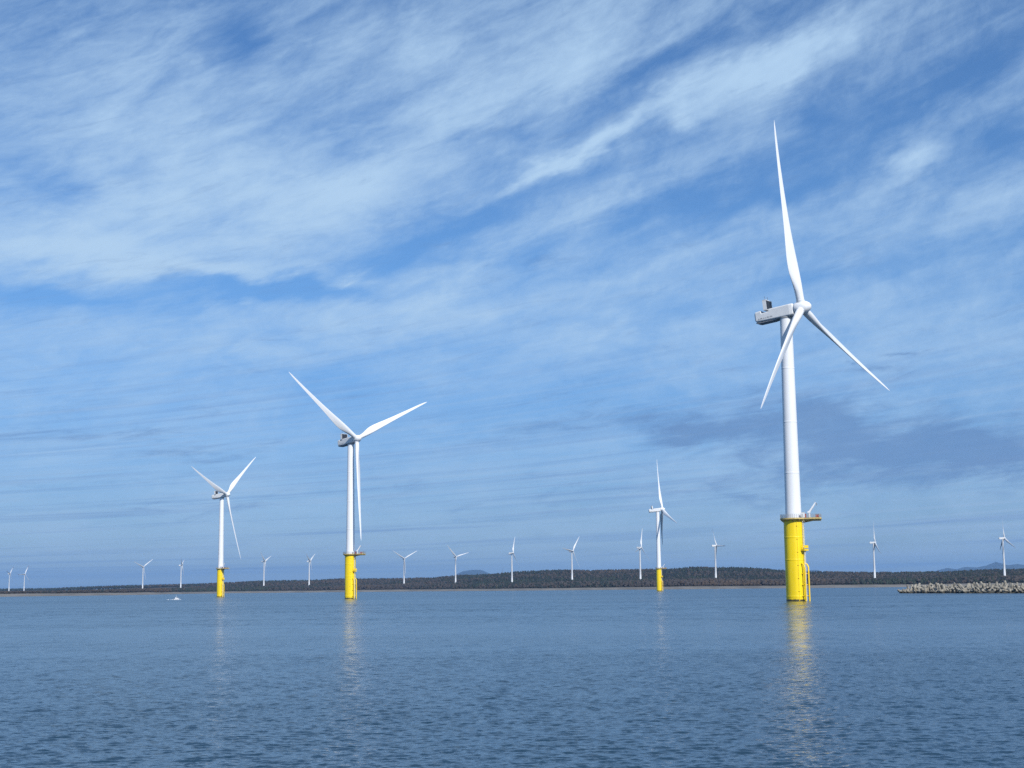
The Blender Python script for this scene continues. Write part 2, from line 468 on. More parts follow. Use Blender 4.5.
def wob(X, Y, s): return np.sin(X / s + 1.3 * np.sin(Y / s / 1.7)) * np.cos(Y / s * .8 + 2 * np.sin(X / s / 2.3))


def ground_z(px, Y):
    X = (px - 514.2) / 1464 * Y
    S = d_shore(px); D, H = crest(px); T = d_turb(px)
    top = H - 8.5
    t = Y - S
    z = np.interp(t, [-60, 0, 40, 75, 120, 450, 700], [-4, -.3, 2.2, 4.4, 5.5, 11, 15])
    s = np.clip((Y - (T - 60)) / (D - T + 60), 0, 1); s = s * s * (3 - 2 * s)
    z = z + s * (top - z)
    z = np.where(Y > D, top - (Y - D) * .02, z)
    z = np.maximum(z, np.where(t > 200, 5, -5))
    uu = np.clip((Y - T) / (D - T), 0, 1)
    z = np.where(t > 100, np.minimum(z, np.maximum(CAMH + (H - CAMH) / D * Y * (.45 + .55 * uu) - 3 - 5.5 * uu, 2)), z)
    z = z + np.clip(t / 300, 0, 1) * (1.6 * wob(X, Y, 90) + 1.0 * wob(X, Y, 37)) * np.clip((D - Y) / 500 + .25, .25, 1)
    return z


def build_land():
    pxs = np.arange(-420, 1441, 6.0)
    ts = np.concatenate([np.array([-60, -20, 0, 15, 40, 60, 75, 90, 110, 140]), np.arange(180, 1900, 45), [2200, 2800, 4000, 7000]])
    P, T = np.meshgrid(pxs, ts); Y = d_shore(P) + T; X = (P - 514.2) / 1464 * Y; Z = ground_z(P, Y)
    n = len(pxs)
    verts = np.stack([X, Y, Z], -1).reshape(-1, 3)
    i = np.arange(len(ts) - 1)[:, None] * n; j = np.arange(n - 1)[None, :]
    q = np.stack([i + j, i + j + 1, i + n + j + 1, i + n + j], -1)
    nb = 7   # rings up to the top of the beach
    sand = mat('beach_sand', (.19, .172, .145), .9, var=.35, vscale=.03, stretch=(1, .3, 1))
    scrub = mat('hill_scrub', (.045, .042, .032), .95, var=.4, vscale=.02)
    o = np_mesh('beach', verts, q[:nb - 1].reshape(-1, 4), [sand]); tag(o, kind='structure')
    o = np_mesh('hills', verts, q[nb - 1:].reshape(-1, 4), [scrub]); tag(o, kind='structure')


build_land()


def build_forest():
    NT = 64000
    mats = [mat('conifer_foliage', (.028, .042, .028), .9, var=.35, vscale=.3),
            mat('dark_pine_foliage', (.014, .022, .020), .9, var=.35, vscale=.3),
            mat('bare_twigs', (.056, .047, .042), .95, var=.3, vscale=.3),
            mat('dry_oak_leaves', (.075, .053, .036), .95, var=.3, vscale=.3)]
    g = np.random.default_rng(11)
    px = g.uniform(-60, 1090, NT)
    # density follows what shows: more near the front edge and along the crest
    u = g.random(NT)
    t = np.where(u < .25, g.uniform(78, 480, NT), np.where(u < .75, g.uniform(200, 1000, NT), 0))
    S = d_shore(px); D, H = crest(px)
    Y = S + t; Y = np.where(u >= .75, D + g.normal(0, 130, NT), Y); Y = np.minimum(Y, D + 320)
    X = (px - 514.2) / 1464 * Y
    # nothing grows on the turbine pads
    for (D_, X_) in LANDPOS:
        dd = np.hypot(X - X_, Y - D_); k = dd < 9; X = np.where(k, X + 18, X)
    px = px_of(X, Y); Z = ground_z(px, Y)
    # woods come in stands of one kind
    st = 1.2 * wob(X, Y, 150) + .7 * wob(X + 500, Y, 47) + g.normal(0, .38, NT)
    low = (Y - d_shore(px)) < 330
    kind = np.where(st > .75, 0, np.where(st > .05, 1, np.where(st > -1.1, 2, 3)))
    kind = np.where(g.random(NT) < .18 * np.exp(-np.maximum(Y - d_shore(px), 0) / 900), 2, kind)
    kind = np.where(~low & (g.random(NT) < .35), 1, kind)
    h = np.where(kind < 2, g.uniform(5, 11, NT), g.uniform(4, 10.5, NT)) * np.where(Y - d_shore(px) < 120, .6, 1)
    D, H = crest(px); uu = np.clip((Y - d_turb(px) - 10) / (D - d_turb(px)), 0, 1) ** .5
    h = np.where(Y < D * .97, np.minimum(h, np.maximum(CAMH + (H - CAMH) / D * Y * (.52 + .5 * uu) - Z, 2.0)), h)
    w = np.where(kind < 2, h * .30, h * .42)
    # crown: rings of 5 with ragged radii
    base = []; zf = [.12, .38, .66, .88]; rf_c = [.8, 1.0, .62, .28]; rf_b = [.45, 1.0, 1.05, .6]
    nv = 4 * 5 + 2
    V = np.zeros((NT, nv, 3), np.float32)
    for r_ in range(4):
        for k in range(5):
            a = 2 * math.pi * (k + .5 * (r_ % 2)) / 5 + g.uniform(-.3, .3, NT)
            rad = w * np.where(kind < 2, rf_c[r_], rf_b[r_]) * g.uniform(.65, 1.3, NT)
            V[:, r_ * 5 + k, 0] = X + rad * np.cos(a); V[:, r_ * 5 + k, 1] = Y + rad * np.sin(a)
            V[:, r_ * 5 + k, 2] = Z + h * (zf[r_] + g.uniform(-.07, .07, NT))
    V[:, 20] = np.stack([X, Y, Z - 1], -1); V[:, 21] = np.stack([X, Y, Z + h * 1.03], -1)
    fs = []
    for r_ in range(3):
        for k in range(5):
            a, b_, c, d = r_ * 5 + k, r_ * 5 + (k + 1) % 5, (r_ + 1) * 5 + (k + 1) % 5, (r_ + 1) * 5 + k
            fs += [(a, b_, c), (a, c, d)]
    for k in range(5):
        fs += [(20, (k + 1) % 5, k), (21, 15 + k, 15 + (k + 1) % 5)]
    fs = np.array(fs)
    Fc = (np.arange(NT)[:, None, None] * nv + fs[None]).reshape(-1, 3)
    o = np_mesh('forest', V.reshape(-1, 3), Fc, mats, smooth=False, mi=np.repeat(kind, len(fs)))
    tag(o, 'dark mixed woodland of conifers and bare trees on the low shore hills', 'woodland', kind='stuff')


def mountains():
    m = mat('mountain_rock', (.045, .06, .065), .95, var=.3, vscale=.001)
    for name, Y, pts in (
        ('mountains', 26000, [(925, 581), (938, 570.5), (948, 568), (957, 569.5), (966, 567), (978, 567.6), (988, 565.5), (997, 562), (1003, 564.5), (1009, 565.4), (1018, 564.2), (1028, 565.3), (1050, 566), (1090, 563), (1130, 568), (1180, 580)]),
        ('mountains', 27000, [(448, 586), (457, 574), (463, 571.4), (472, 570), (480, 569.9), (484, 571), (490, 574), (500, 573.6), (508, 576), (520, 586)]),
        ('mountains', 27000, [(788, 583), (800, 573), (812, 570.2), (817, 570), (824, 572.5), (832, 576), (842, 583)])):
        g = np.random.default_rng(len(pts))
        xs = np.arange(pts[0][0], pts[-1][0], 1.5); ys = np.interp(xs, [p[0] for p in pts], [p[1] for p in pts])
        rows = np.array([-1, -.75, -.5, -.3, -.15, 0, .2, .5, 1]); dep = 3500
        V = []
        for q in rows:
            Yq = Y + q * dep
            X = (xs - 514.2) / 1464 * Y * (1 + 0 * q)
            H = CAMH + (horizon(xs) - ys) * Y / 1464
            fall = (1 - abs(q)) ** 1.2
            Z = np.maximum(H, 0) * fall * (1 + (.16 * np.sin(xs / 2.1 + q * 9) + .1 * g.normal(0, 1, len(xs))) * (1 - fall)) - 3 * (abs(q) == 1)
            V.append(np.stack([X, np.full_like(X, Yq), Z], -1))
        V = np.concatenate(V); n = len(xs)
        i = np.arange(len(rows) - 1)[:, None] * n; j = np.arange(n - 1)[None, :]
        o = np_mesh(name, V, np.stack([i + j, i + j + 1, i + n + j + 1, i + n + j], -1).reshape(-1, 4), [m]); tag(o, kind='structure')


mountains()

# ------------------------------------------------------------------ turbines


def blade_mb(Rr, pitch, k=1.0, tipband=False, nr=30, ns=20):
    """span along +Z from the hub centre, leading edge towards +X, upwind -Y"""
    rr = [0, .05, .09, .13, .17, .21, .26, .33, .42, .52, .63, .74, .84, .92, .97, 1.0]
    ch = [2.5, 2.5, 2.7, 3.25, 3.9, 4.2, 4.2, 3.75, 3.1, 2.55, 2.1, 1.65, 1.32, 1.0, .65, .14]
    th = [1, 1, .92, .7, .5, .40, .34, .29, .25, .22, .20, .18, .17, .16, .16, .16]
    tw = [18, 18, 18, 18, 17, 15, 13, 9.5, 6.5, 4, 2, .6, -.4, -1, -1, -1]
    ax = [.5, .5, .48, .42, .36, .33, .31, .30, .30, .30, .30, .30, .30, .32, .38, .5]
    mb = MB(); mb.smooth = True
    rings = []
    for i in range(nr + 1):
        s = (i / nr) ** 1.0
        s = s if s < .97 else s
        r = 1.3 + s * (Rr - 1.3); f = r / Rr
        I = lambda t: float(np.interp(f, rr, t))
        c = I(ch) * k; tk = I(th); beta = R(I(tw) + pitch); a0 = I(ax)
        pre = 2.0 * k * f ** 2.2
        ring = []
        for j in range(ns):
            t = 2 * math.pi * j / ns
            xc = .5 + .5 * math.cos(t)                 # 1 = leading edge side
            circ = .5 * math.sin(t)
            xx = 1 - xc
            foil = 5 * (.2969 * math.sqrt(max(xx, 0)) - .126 * xx - .3516 * xx ** 2 + .2843 * xx ** 3 - .1036 * xx ** 4) * math.copysign(1, math.sin(t) + 1e-9)
            m = min(1, max(0, (tk - .4) / .55))
            yy = (circ * m + foil * (1 - m)) * tk + (0.03 * 4 * xx * (1 - xx)) * (1 - m)
            px = (a0 - xx) * c; py = yy * c
            X = px * math.cos(beta) + py * math.sin(beta); Y = -px * math.sin(beta) + py * math.cos(beta)
            ring.append((X, Y - pre, r))
        rings.append(ring)
    if tipband:
        cut = int(nr * .76)
        mb.loft(rings[:cut + 1], cap=False); mb.cur = 1; mb.loft(rings[cut:], cap=False)
        mb.add(rings[-1], [tuple(range(ns))])
    else:
        mb.loft(rings)
    return mb


def rounded_ring(y, w, z0, z1, rad, n=4):
    pts = []
    for (cx, cz, a0) in ((w / 2 - rad, z1 - rad, 0), (-w / 2 + rad, z1 - rad, 90), (-w / 2 + rad, z0 + rad, 180), (w / 2 - rad, z0 + rad, 270)):
        for k in range(n + 1):
            a = R(a0 + 90 * k / n); pts.append((cx + rad * math.cos(a), y, cz + rad * math.sin(a)))
    return pts


def spin_y(mb, prof, n=32):
    """prof: (y, radius) rings about the rotor axis"""
    mb.loft([[(r * math.cos(2 * math.pi * k / n), y, r * math.sin(2 * math.pi * k / n)) for k in range(n)] for y, r in prof])


def offshore(X, Y, yaw, ph, Hh, label, ext, ldg, pitch, Rr=60.0):
    root = bpy.data.objects.new('offshore_wind_turbine', None); COL.objects.link(root); root.location = (X, Y, 0)
    tag(root, label, 'wind turbine', 'tall wind turbines standing in the water on yellow foundations')
    ZP = 25.5
    # foundation
    b = MB(); b.smooth = True; n = 48
    ring = lambda z, r: [(r * math.cos(2 * math.pi * k / n), r * math.sin(2 * math.pi * k / n), z) for k in range(n)]
    pr = [(-6, 3.0)]
    for zz in (1.4, 12.6, 19.5):
        pr += [(zz - .3, 3.0), (zz - .1, 3.0), (zz - .02, 3.035), (zz + .16, 3.035), (zz + .24, 3.0), (zz + .44, 3.0)]
    b.loft([ring(z_, r_ * 1.035) for z_, r_ in pr + [(ZP - .5, 2.98)]])
    b.build('foundation', MAT['yellow'], root)
    # riser pipe clamped to the face of the foundation
    b = MB(); b.smooth = True
    a = R(-84); b.tube([(3.12 * math.cos(a), 3.12 * math.sin(a), z) for z in (-3, 8, 16, ZP - .6)], .09)
    for z in (3, 7, 11, 15, 19, 23): b.box(3.0, 3.3, -.22, .22, z, z + .12, Matrix.Rotation(a, 4, 'Z'))
    b.build('cable_pipe', MAT['yellow_steel'], root)
    # boat landing with ladder, rest platform
    LM = Matrix.Rotation(ldg, 4, 'Z')
    bl = MB(); bl.smooth = True
    for s in (-1, 1):
        bl.tube([(2.9, s * 1.0, 11.6), (3.7, s * 1.0, 11.2), (4.1, s * 1.0, 10.4), (4.15, s * 1.0, 5), (4.15, s * 1.0, -2.5)], .22, 12)
        for z in (1.6, 5.0, 8.4):
            bl.tube([(2.9, s * 1.0, z), (4.15, s * 1.0, z)], .15)
    lo = bl.build('boat_landing', MAT['yellow_steel'], root, LM)
    ld = MB()
    for s in (-.28, .28):
        ld.tube([(3.75, s, -1.0), (3.75, s, 16.0)], .06, 6)
    z = -.8
    while z < 15.9:
        ld.tube([(3.75, -.28, z), (3.75, .28, z)], .035, 5); z += .33
    for z in (2, 6, 10, 13): ld.tube([(2.9, 0, z), (3.75, 0, z)], .06, 6)
    ld.build('ladder', MAT['white'], root, LM)
    rp = MB(); rp.box(2.85, 4.35, -1.1, 1.1, 15.4, 15.85); rp.box(4.28, 4.34, -1.05, 1.05, 16.2, 17.0)
    for (x, y) in ((4.3, -1.05), (4.3, 1.05), (4.3, 0), (3.7, -1.05), (3.7, 1.05)): rp.tube([(x, y, 15.85), (x, y, 17.0)], .045, 6)
    for z in (16.4, 17.0): rp.tube([(3.1, -1.05, z), (4.3, -1.05, z), (4.3, 1.05, z), (3.1, 1.05, z)], .045, 6)
    rp.tube([(2.9, 0, 13.8), (4.2, 0, 15.45)], .12)
    rp.build('rest_platform', MAT['yellow_steel'], root, LM)
    ul = MB()
    for s in (-.28, .28): ul.tube([(3.45, s, 15.8), (3.45, s, ZP + 1)], .06, 6)
    z = 16.0
    while z < ZP + .8:
        ul.tube([(3.45, -.28, z), (3.45, .28, z)], .035, 5); z += .33
    for z in (18, 20.5, 23, 25): ul.tube([(2.9, 0, z), (3.45, 0, z)], .06, 6)
    for z in np.arange(18, ZP - .8, .9):
        ul.tube([(3.45 + .75 * math.sin(q) * .9, .42 * math.cos(q), z) for q in np.linspace(0, math.pi, 7)], .03, 4)
    ul.build('ladder', MAT['white'], root, LM)
    # platform: round deck drawn out to a laydown area
    PM = Matrix.Rotation(ext, 4, 'Z')
    outl = [(4.15 * math.cos(t), 4.15 * math.sin(t)) for t in np.linspace(R(38), R(322), 33)]
    outl += [(5.2, -3.0), (8.2, -3.0), (8.5, -2.7), (8.5, 2.7), (8.2, 3.0), (5.2, 3.0)]
    pl = MB(); pl.loft([[(x, y, ZP - .42) for x, y in outl], [(x, y, ZP) for x, y in outl]])
    for t in range(0, 360, 30):
        L_ = 7.6 if t == 0 else 3.95
        pl.loft([[(2.9, -.08, ZP - 1.5), (2.9, .08, ZP - 1.5), (2.9, .08, ZP - .43), (2.9, -.08, ZP - .43)], [(L_, -.08, ZP - .62), (L_, .08, ZP - .62), (L_, .08, ZP - .43), (L_, -.08, ZP - .43)]], mtx=Matrix.Rotation(R(t), 4, 'Z'))
    for s in (-1, 1):
        pl.box(2.2, 8.3, s * 2.2 - .1, s * 2.2 + .1, ZP - .85, ZP - .43)
    po = pl.build('platform', MAT['deck'], root, PM)
    gr = MB(); k = .97
    gr.loft([[(x * k, y * k, ZP + .004) for x, y in outl], [(x * k, y * k, ZP + .05) for x, y in outl]])
    gr.build('deck_grating', MAT['grate'], po)
    rl = MB(); loop = [(x * .985, y * .985) for x, y in outl] + [(outl[0][0] * .985, outl[0][1] * .985)]
    for z in (.4, .75, 1.12): rl.tube([(x, y, ZP + z) for x, y in loop], .04, 5, cap=False)
    d = 0
    for i in range(len(loop) - 1):
        a_, c_ = Vector(loop[i]), Vector(loop[i + 1]); seg = (c_ - a_).length
        m_ = max(1, int(seg / 1.0 + .5))
        for q in range(m_):
            p = a_.lerp(c_, q / m_); rl.tube([(p.x, p.y, ZP + .05), (p.x, p.y, ZP + 1.12)], .04, 5)
    rl.build('railing', MAT['rail'], po)
    # davit crane
    cr = MB(); cr.smooth = True; cx, cy = 4.9, -1.6
    cr.tube([(cx, cy, ZP + .05), (cx, cy, ZP + 1.5)], .32, 12)
    cr.smooth = False; cr.box(cx - .5, cx + .4, cy - .4, cy + .4, ZP + 1.5, ZP + 2.0); cr.smooth = True
    cr.tube([(cx, cy, ZP + 1.7), (cx + 1.6, cy - .2, ZP + 4.0), (cx + 2.0, cy - .25, ZP + 4.7)], [.34, .27, .16], 10)
    cr.tube([(cx + .1, cy, ZP + 1.9), (cx + 1.3, cy - .15, ZP + 3.1)], .09, 8)
    co = cr.build('crane', MAT['white'], po)
    hk = MB(); hk.tube([(cx + 2.35, cy - .25, ZP + 3.7), (cx + 2.35, cy - .25, ZP + 4.45)], .12, 8)
    hk.tube([(cx + 1.95, cy - .25, ZP + 4.7), (cx + 2.35, cy - .25, ZP + 4.45)], .06, 6)
    hk.build('hook_block', MAT['grey'], co)
    for (x, y, sx, sy, sz, mk) in ((3.1, -2.35, .5, .35, 1.6, 'nacelle'), (3.6, -1.2, .35, .3, 1.2, 'red'), (7.3, -1.9, .45, .4, .8, 'red'), (7.2, 1.2, .6, .5, 1.1, 'grey')):
        cb = MB(); cb.box(x - sx, x + sx, y - sy, y + sy, ZP + .05, ZP + sz); cb.box(x - sx - .05, x + sx + .05, y - sy - .05, y + sy + .05, ZP + sz, ZP + sz + .08)
        cb.build('cabinet', MAT[mk], po)
    # tower
    HT = Hh - 2.3
    tw = MB(); tw.smooth = True; rings = [ring(ZP + .05, 2.5), ring(ZP + .5, 2.46)]
    rad = lambda z: 2.46 - (z - ZP) / (HT - ZP) * .58
    for zz in (ZP + 14, ZP + 30, ZP + 47):
        rings += [ring(zz + q, rad(zz + q) + e_) for q, e_ in ((-.4, 0), (-.1, 0), (-.03, .025), (.13, .025), (.2, 0), (.5, 0))]
    rings += [ring(HT, 1.88)]
    tw.loft(rings); to = tw.build('tower', MAT['white'], root)
    dr = MB(); dr.loft([rounded_ring(0, 1.0, 0, 2.3, .3), rounded_ring(.16, 1.0, 0, 2.3, .3)])
    dr.build('door', MAT['grey'], to, Matrix.Rotation(ext + R(60), 4, 'Z') @ Matrix.Translation((0, 2.33, ZP + .45)))
    yb = MB(); yb.smooth = True; yb.loft([ring(HT + .002, 2.05), ring(HT + .5, 2.05)]); yb.build('yaw_bearing', MAT['grey'], to)
    # nacelle
    NM = Matrix.Translation((0, 0, Hh)) @ Matrix.Rotation(yaw, 4, 'Z') @ Matrix.Rotation(-R(6), 4, 'X')
    nc = MB(); nc.smooth = False
    prof = [(-3.3, 3.0, -1.6, 1.5, .7), (-3.0, 3.6, -1.9, 1.85, .6), (-2.0, 4.0, -1.95, 1.8, .45), (4.9, 4.0, -1.8, 1.8, .45), (5.1, 4.0, -1.8, 1.1, .45), (7.6, 4.0, -1.7, .9, .45), (7.85, 4.0, -1.7, 1.8, .45), (9.6, 3.9, -1.6, 1.7, .5), (10.05, 3.4, -1.3, 1.3, .5)]
    nc.loft([rounded_ring(*p, 4) for p in prof]); no = nc.build('nacelle', MAT['nacelle'], root, NM)
    bs = MB(); bs.loft([rounded_ring(2.7, 2.9, -2.1, -1.88, .08), rounded_ring(4.2, 3.3, -2.25, -1.78, .2), rounded_ring(9.2, 3.3, -2.2, -1.72, .2), rounded_ring(9.9, 3.0, -1.95, -1.62, .1)])
    bs.build('belly_fairing', MAT['belly_shade'], no)
    cl = MB()                                  # cooler housing: sides, roof and floor round the radiator
    for s in (-1, 1): cl.box(s * 2.15 - .08, s * 2.15 + .08, 5.35, 6.55, 1.6, 4.9)
    cl.box(-2.23, 2.23, 5.35, 6.55, 4.75, 4.92)
    cl.box(-2.23, 2.23, 5.35, 6.55, 1.5, 1.72)
    cl.build('cooler_housing', MAT['nacelle'], no)
    rd = MB(); rd.box(-2.06, 2.06, 5.5, 6.2, 1.73, 4.74)
    for x in (-.62, .62): rd.box(x - .05, x + .05, 5.42, 6.28, 1.74, 4.73)
    rd.build('radiator', MAT['dark'], no)
    for x in (-1.2, .8):
        ms = MB(); ms.smooth = True; ms.tube([(x, 6.0, 4.92), (x, 6.0, 6.1)], .05, 6); ms.box(x - .25, x + .25, 5.95, 6.05, 6.0, 6.12)
        ms.build('wind_vane', MAT['steel'], no)
    for sd in (-1, 1):                         # small weathered lettering on each flank, too small to read
        mk = MB(); y = 3.9; g = random.Random(2); x0, x1 = sorted((sd * 2.002, sd * 2.014))
        mk.box(x0, x1, 3.85, 8.95, -1.06, -1.0)
        while y < 8.7:
            wd = g.choice((.2, .26, .3)); mk.box(x0, x1, y, y + wd, -1.0, -.66); y += wd + g.choice((.1, .12, .4))
        mk.build('lettering', MAT['grey'], no)
    # hub and blades
    HM = NM @ Matrix.Translation((0, -5.5, 0))
    hb = MB(); hb.smooth = True
    spin_y(hb, [(2.1, 1.5), (2.0, 1.85), (1.6, 2.05), (.6, 2.15), (-.6, 2.12), (-1.5, 1.92), (-2.2, 1.55), (-2.8, 1.05), (-3.15, .5), (-3.22, .05)])
    ho = hb.build('hub', MAT['white'], root, HM)
    me = None
    for k in range(3):
        q = ph + k * 2 * math.pi / 3
        BM = HM @ Matrix.Rotation(q, 4, 'Y') @ Matrix.Rotation(R(1.5), 4, 'X')
        if me is None:
            bo = blade_mb(Rr, pitch).build('blade', MAT['white'], root, BM); me = bo.data
        else:
            bo = bpy.data.objects.new('blade', me); COL.objects.link(bo); bo.parent = root; bo.matrix_local = BM
        if k == 0:
            cm = MB(); cm.smooth = True; cm.tube([(0, 0, 1.2), (0, 0, 2.45)], 1.32, 24); cme = cm.mesh('blade_collar', [MAT['nacelle']])
        c = bpy.data.objects.new('blade_collar', cme); COL.objects.link(c); c.parent = bo
    return root


TALL = [  # X, Y, yaw, phase, hub height, label, deck direction, landing direction
    (87.0, 452, 54.1, 111.1, 90.8, 'nearest and tallest white wind turbine, yellow base in the water at the right', R(-14), R(-46)),
    (-94.0, 839, 45.9, 64.6, 91, 'second largest white turbine on a yellow base, rotor spread like a Y', R(-14), R(-40)),
    (-263.8, 1314, 66.4, 50.9, 91, 'mid distance turbine on a yellow base standing left of the Y shaped one', R(-35), R(-40)),
    (163.0, 1644, 94.7, 11.8, 91, 'slender farthest turbine on a yellow base, one blade pointing nearly straight up', R(-14), R(-40)),
]
PITCH = (9, 9, 9, 34)
for (X, Y, yw, p, H_, lab, e, l), pitch_ in zip(TALL, PITCH):
    offshore(X, Y, R(yw), R(p), H_, lab, e, l, pitch_)

LAND = [  # Y, X, yaw, phase, tip band, label
    (6121, -2113, 84.0, 44.0, True, 'leftmost small white turbine on the far low shore'),
    (6327, -2119, 57.1, 26.7, True, 'small white turbine on the far shore, second from the left edge'),
    (4825, -1225, 46.7, 53.8, False, 'small white turbine with a raised V of blades, left of the tiny boat'),
    (4604, -1049, 95.3, 64.6, False, 'thin side-on white turbine on the shore above the small white boat'),
    (4156, -711, 75.9, 67.9, False, 'small land turbine first to the right of the leftmost yellow based turbine'),
    (4189, -587, 77.1, 59.1, False, 'small land turbine just left of the Y shaped offshore turbine'),
    (3973, -299, 29.1, 61.0, False, 'small land turbine with a wide symmetric V of blades, right of the Y turbine'),
    (3823, -153, 42, 75, False, 'small land turbine with one dark blade, left of the flat far mountain'),
    (3477, -5, 68.0, 22.9, False, 'small land turbine with one blade straight up at the centre of the shore'),
    (3352, 133, 50, 38, False, 'small land turbine on the wooded hill whose upper blade leans right'),
    (3114, 269, 60, 14.5, False, 'land turbine close to the left of the slender far yellow based turbine'),
    (3024, 417, 103.1, 26.7, True, 'land turbine with a dark tipped blade on the highest wooded hill'),
    (2925, 721, 84.2, 115.7, False, 'side-on land turbine between the tallest turbine and the breakwater'),
    (2732, 916, 94.3, 1.5, False, 'rightmost land turbine standing behind the breakwater'),
]
LANDPOS = [(a[0], a[1]) for a in LAND]
build_forest()


def land_proto(tip):
    P = {}
    n = 20; ring = lambda z, r: [(r * math.cos(2 * math.pi * k / n), r * math.sin(2 * math.pi * k / n), z) for k in range(n)]
    Hh = 76.0
    t = MB(); t.smooth = True; t.loft([ring(-1, 2.5), ring(.4, 2.5), ring(.42, 2.1), ring(25, 1.9), ring(50, 1.6), ring(Hh - 1.6, 1.25)])
    P['tower'] = t.mesh('tower', [MAT['white_land']])
    c = MB(); c.loft([rounded_ring(*p, 3) for p in ((-2.6, 2.4, -1.3, 1.3, .5), (-1.8, 3.2, -1.7, 1.6, .4), (5.5, 3.2, -1.7, 1.7, .4), (7.2, 2.6, -1.1, 1.5, .4))])
    c.box(-.8, .8, 4.6, 5.8, 1.7, 2.5); P['nacelle'] = c.mesh('nacelle', [MAT['nacelle']])
    h = MB(); h.smooth = True; spin_y(h, [(1.1, 1.1), (.9, 1.5), (-.6, 1.6), (-1.6, 1.2), (-2.3, .5), (-2.4, .05)], 20)
    P['hub'] = h.mesh('hub', [MAT['white_land']])
    P['blade'] = blade_mb(43, 26, .95, tip, 22, 12).mesh('blade', [MAT['white_land'], MAT['redtip']])
    return P, Hh


protos = {False: land_proto(False), True: land_proto(True)}
for (Y, X, yw, p, tip, lab) in LAND:
    P, Hh = protos[tip]
    zg = float(ground_z(np.array([px_of(X, Y)]), np.array([float(Y)]))[0])
    root = bpy.data.objects.new('land_wind_turbine', None); COL.objects.link(root); root.location = (X, Y, zg)
    tag(root, lab, 'wind turbine', 'small wind turbines in a row along the wooded shore')
    dz = 88 - zg - Hh
    t = bpy.data.objects.new('tower', P['tower']); COL.objects.link(t); t.parent = root; t.scale = (1, 1, (88 - zg) / Hh)
    NM = Matrix.Translation((0, 0, 88 - zg)) @ Matrix.Rotation(R(yw), 4, 'Z') @ Matrix.Rotation(-R(6), 4, 'X')
    HM = NM @ Matrix.Translation((0, -3.6, 0))
    for nm, mm in (('nacelle', NM), ('hub', HM)):
        o = bpy.data.objects.new(nm, P[nm]); COL.objects.link(o); o.parent = root; o.matrix_local = mm
    for k in range(3):
        o = bpy.data.objects.new('blade', P['blade']); COL.objects.link(o); o.parent = root
        o.matrix_local = HM @ Matrix.Rotation(R(p) + k * 2 * math.pi / 3, 4, 'Y') @ Matrix.Rotation(R(1.5), 4, 'X')

# ------------------------------------------------------------------ masts on the ridge
for (px, Y, h, lab) in ((481.0, 4650, 18, 'thin dark mast beside the flat far mountain'), (502.4, 4500, 17, 'thin dark mast on the ridge left of the centre turbine')):
    X = (px - 514.2) / 1464 * Y; zg = float(ground_z(np.array([px]), np.array([float(Y)]))[0])
    r = bpy.data.objects.new('radio_mast', None); COL.objects.link(r); r.location = (X, Y, zg); tag(r, lab, 'mast', 'thin masts on the wooded ridge')
    b = MB(); T_ = h + 5
    for k in range(3):
        a = k * 2.094; b.tube([(.9 * math.cos(a), .9 * math.sin(a), -1), (.35 * math.cos(a), .35 * math.sin(a), T_)], .16, 5)
    for i in range(0, int(T_), 2):
        f = lambda z: .9 - .55 * z / T_
        for k in range(3):
            a, c = k * 2.094, (k + 1) * 2.094
            b.tube([(f(i) * math.cos(a), f(i) * math.sin(a), i), (f(i + 2) * math.cos(c), f(i + 2) * math.sin(c), i + 2)], .08, 4)
    b.build('lattice', MAT['steel'], r)
    b = MB(); b.tube([(0, 0, T_ - .3), (0, 0, T_ + 3)], .12, 6); b.build('antenna', MAT['steel'], r)

# ------------------------------------------------------------------ breakwater of tetrapods


def tetrapod_mesh():
    b = MB(); b.smooth = True; s = 2.6
    for d in ((0, 0, 1), (.943, 0, -.333), (-.471, .816, -.333), (-.471, -.816, -.333)):
        d = Vector(d); b.tube([(0, 0, 0), d * s * .45, d * s * .92, d * s], [.70, .60, .46, .37], 14)
    b.add([(x * .68, y * .68, z * .68) for x, y, z in ((1, 0, 0), (-1, 0, 0), (0, 1, 0), (0, -1, 0), (0, 0, 1), (0, 0, -1))], [(0, 2, 4), (2, 1, 4), (1, 3, 4), (3, 0, 4), (2, 0, 5), (1, 2, 5), (3, 1, 5), (0, 3, 5)])
    return b.mesh('tetrapod', [MAT['concrete']])


tm = tetrapod_mesh()
A0 = Vector((213, 792)); A1 = Vector((268, 610)); dirv = (A1 - A0).normalized(); nrm = Vector((dirv.y, -dirv.x))   # nrm points to the sea side (left)
if nrm.x > 0: nrm = -nrm
LB = (A1 - A0).length
g = random.Random(5); cnt = 0
rows = [(3.8, -.1), (2.2, 1.0), (.6, 2.1), (-1.4, 2.6), (-3.8, 2.3)]
for ri, (off, z) in enumerate(rows):
    t = 0.0 + ri * .8
    while t < LB:
        p = A0 + dirv * t + nrm * (off + g.uniform(-.4, .4))
        endf = min(1, t / 4 + .6)
        o = bpy.data.objects.new('tetrapod', tm); COL.objects.link(o)
        o.location = (p.x, p.y, z * endf + g.uniform(-.35, .4)); o.rotation_euler = (g.uniform(0, 6.28), g.uniform(0, 6.28), g.uniform(0, 6.28))
        o.scale = [g.uniform(.8, 1.3)] * 3
        tag(o, 'weathered grey beige concrete tetrapod heaped in the low breakwater', 'tetrapod', 'concrete tetrapods piled into the breakwater'); cnt += 1
        t += g.uniform(3.9, 5.2)
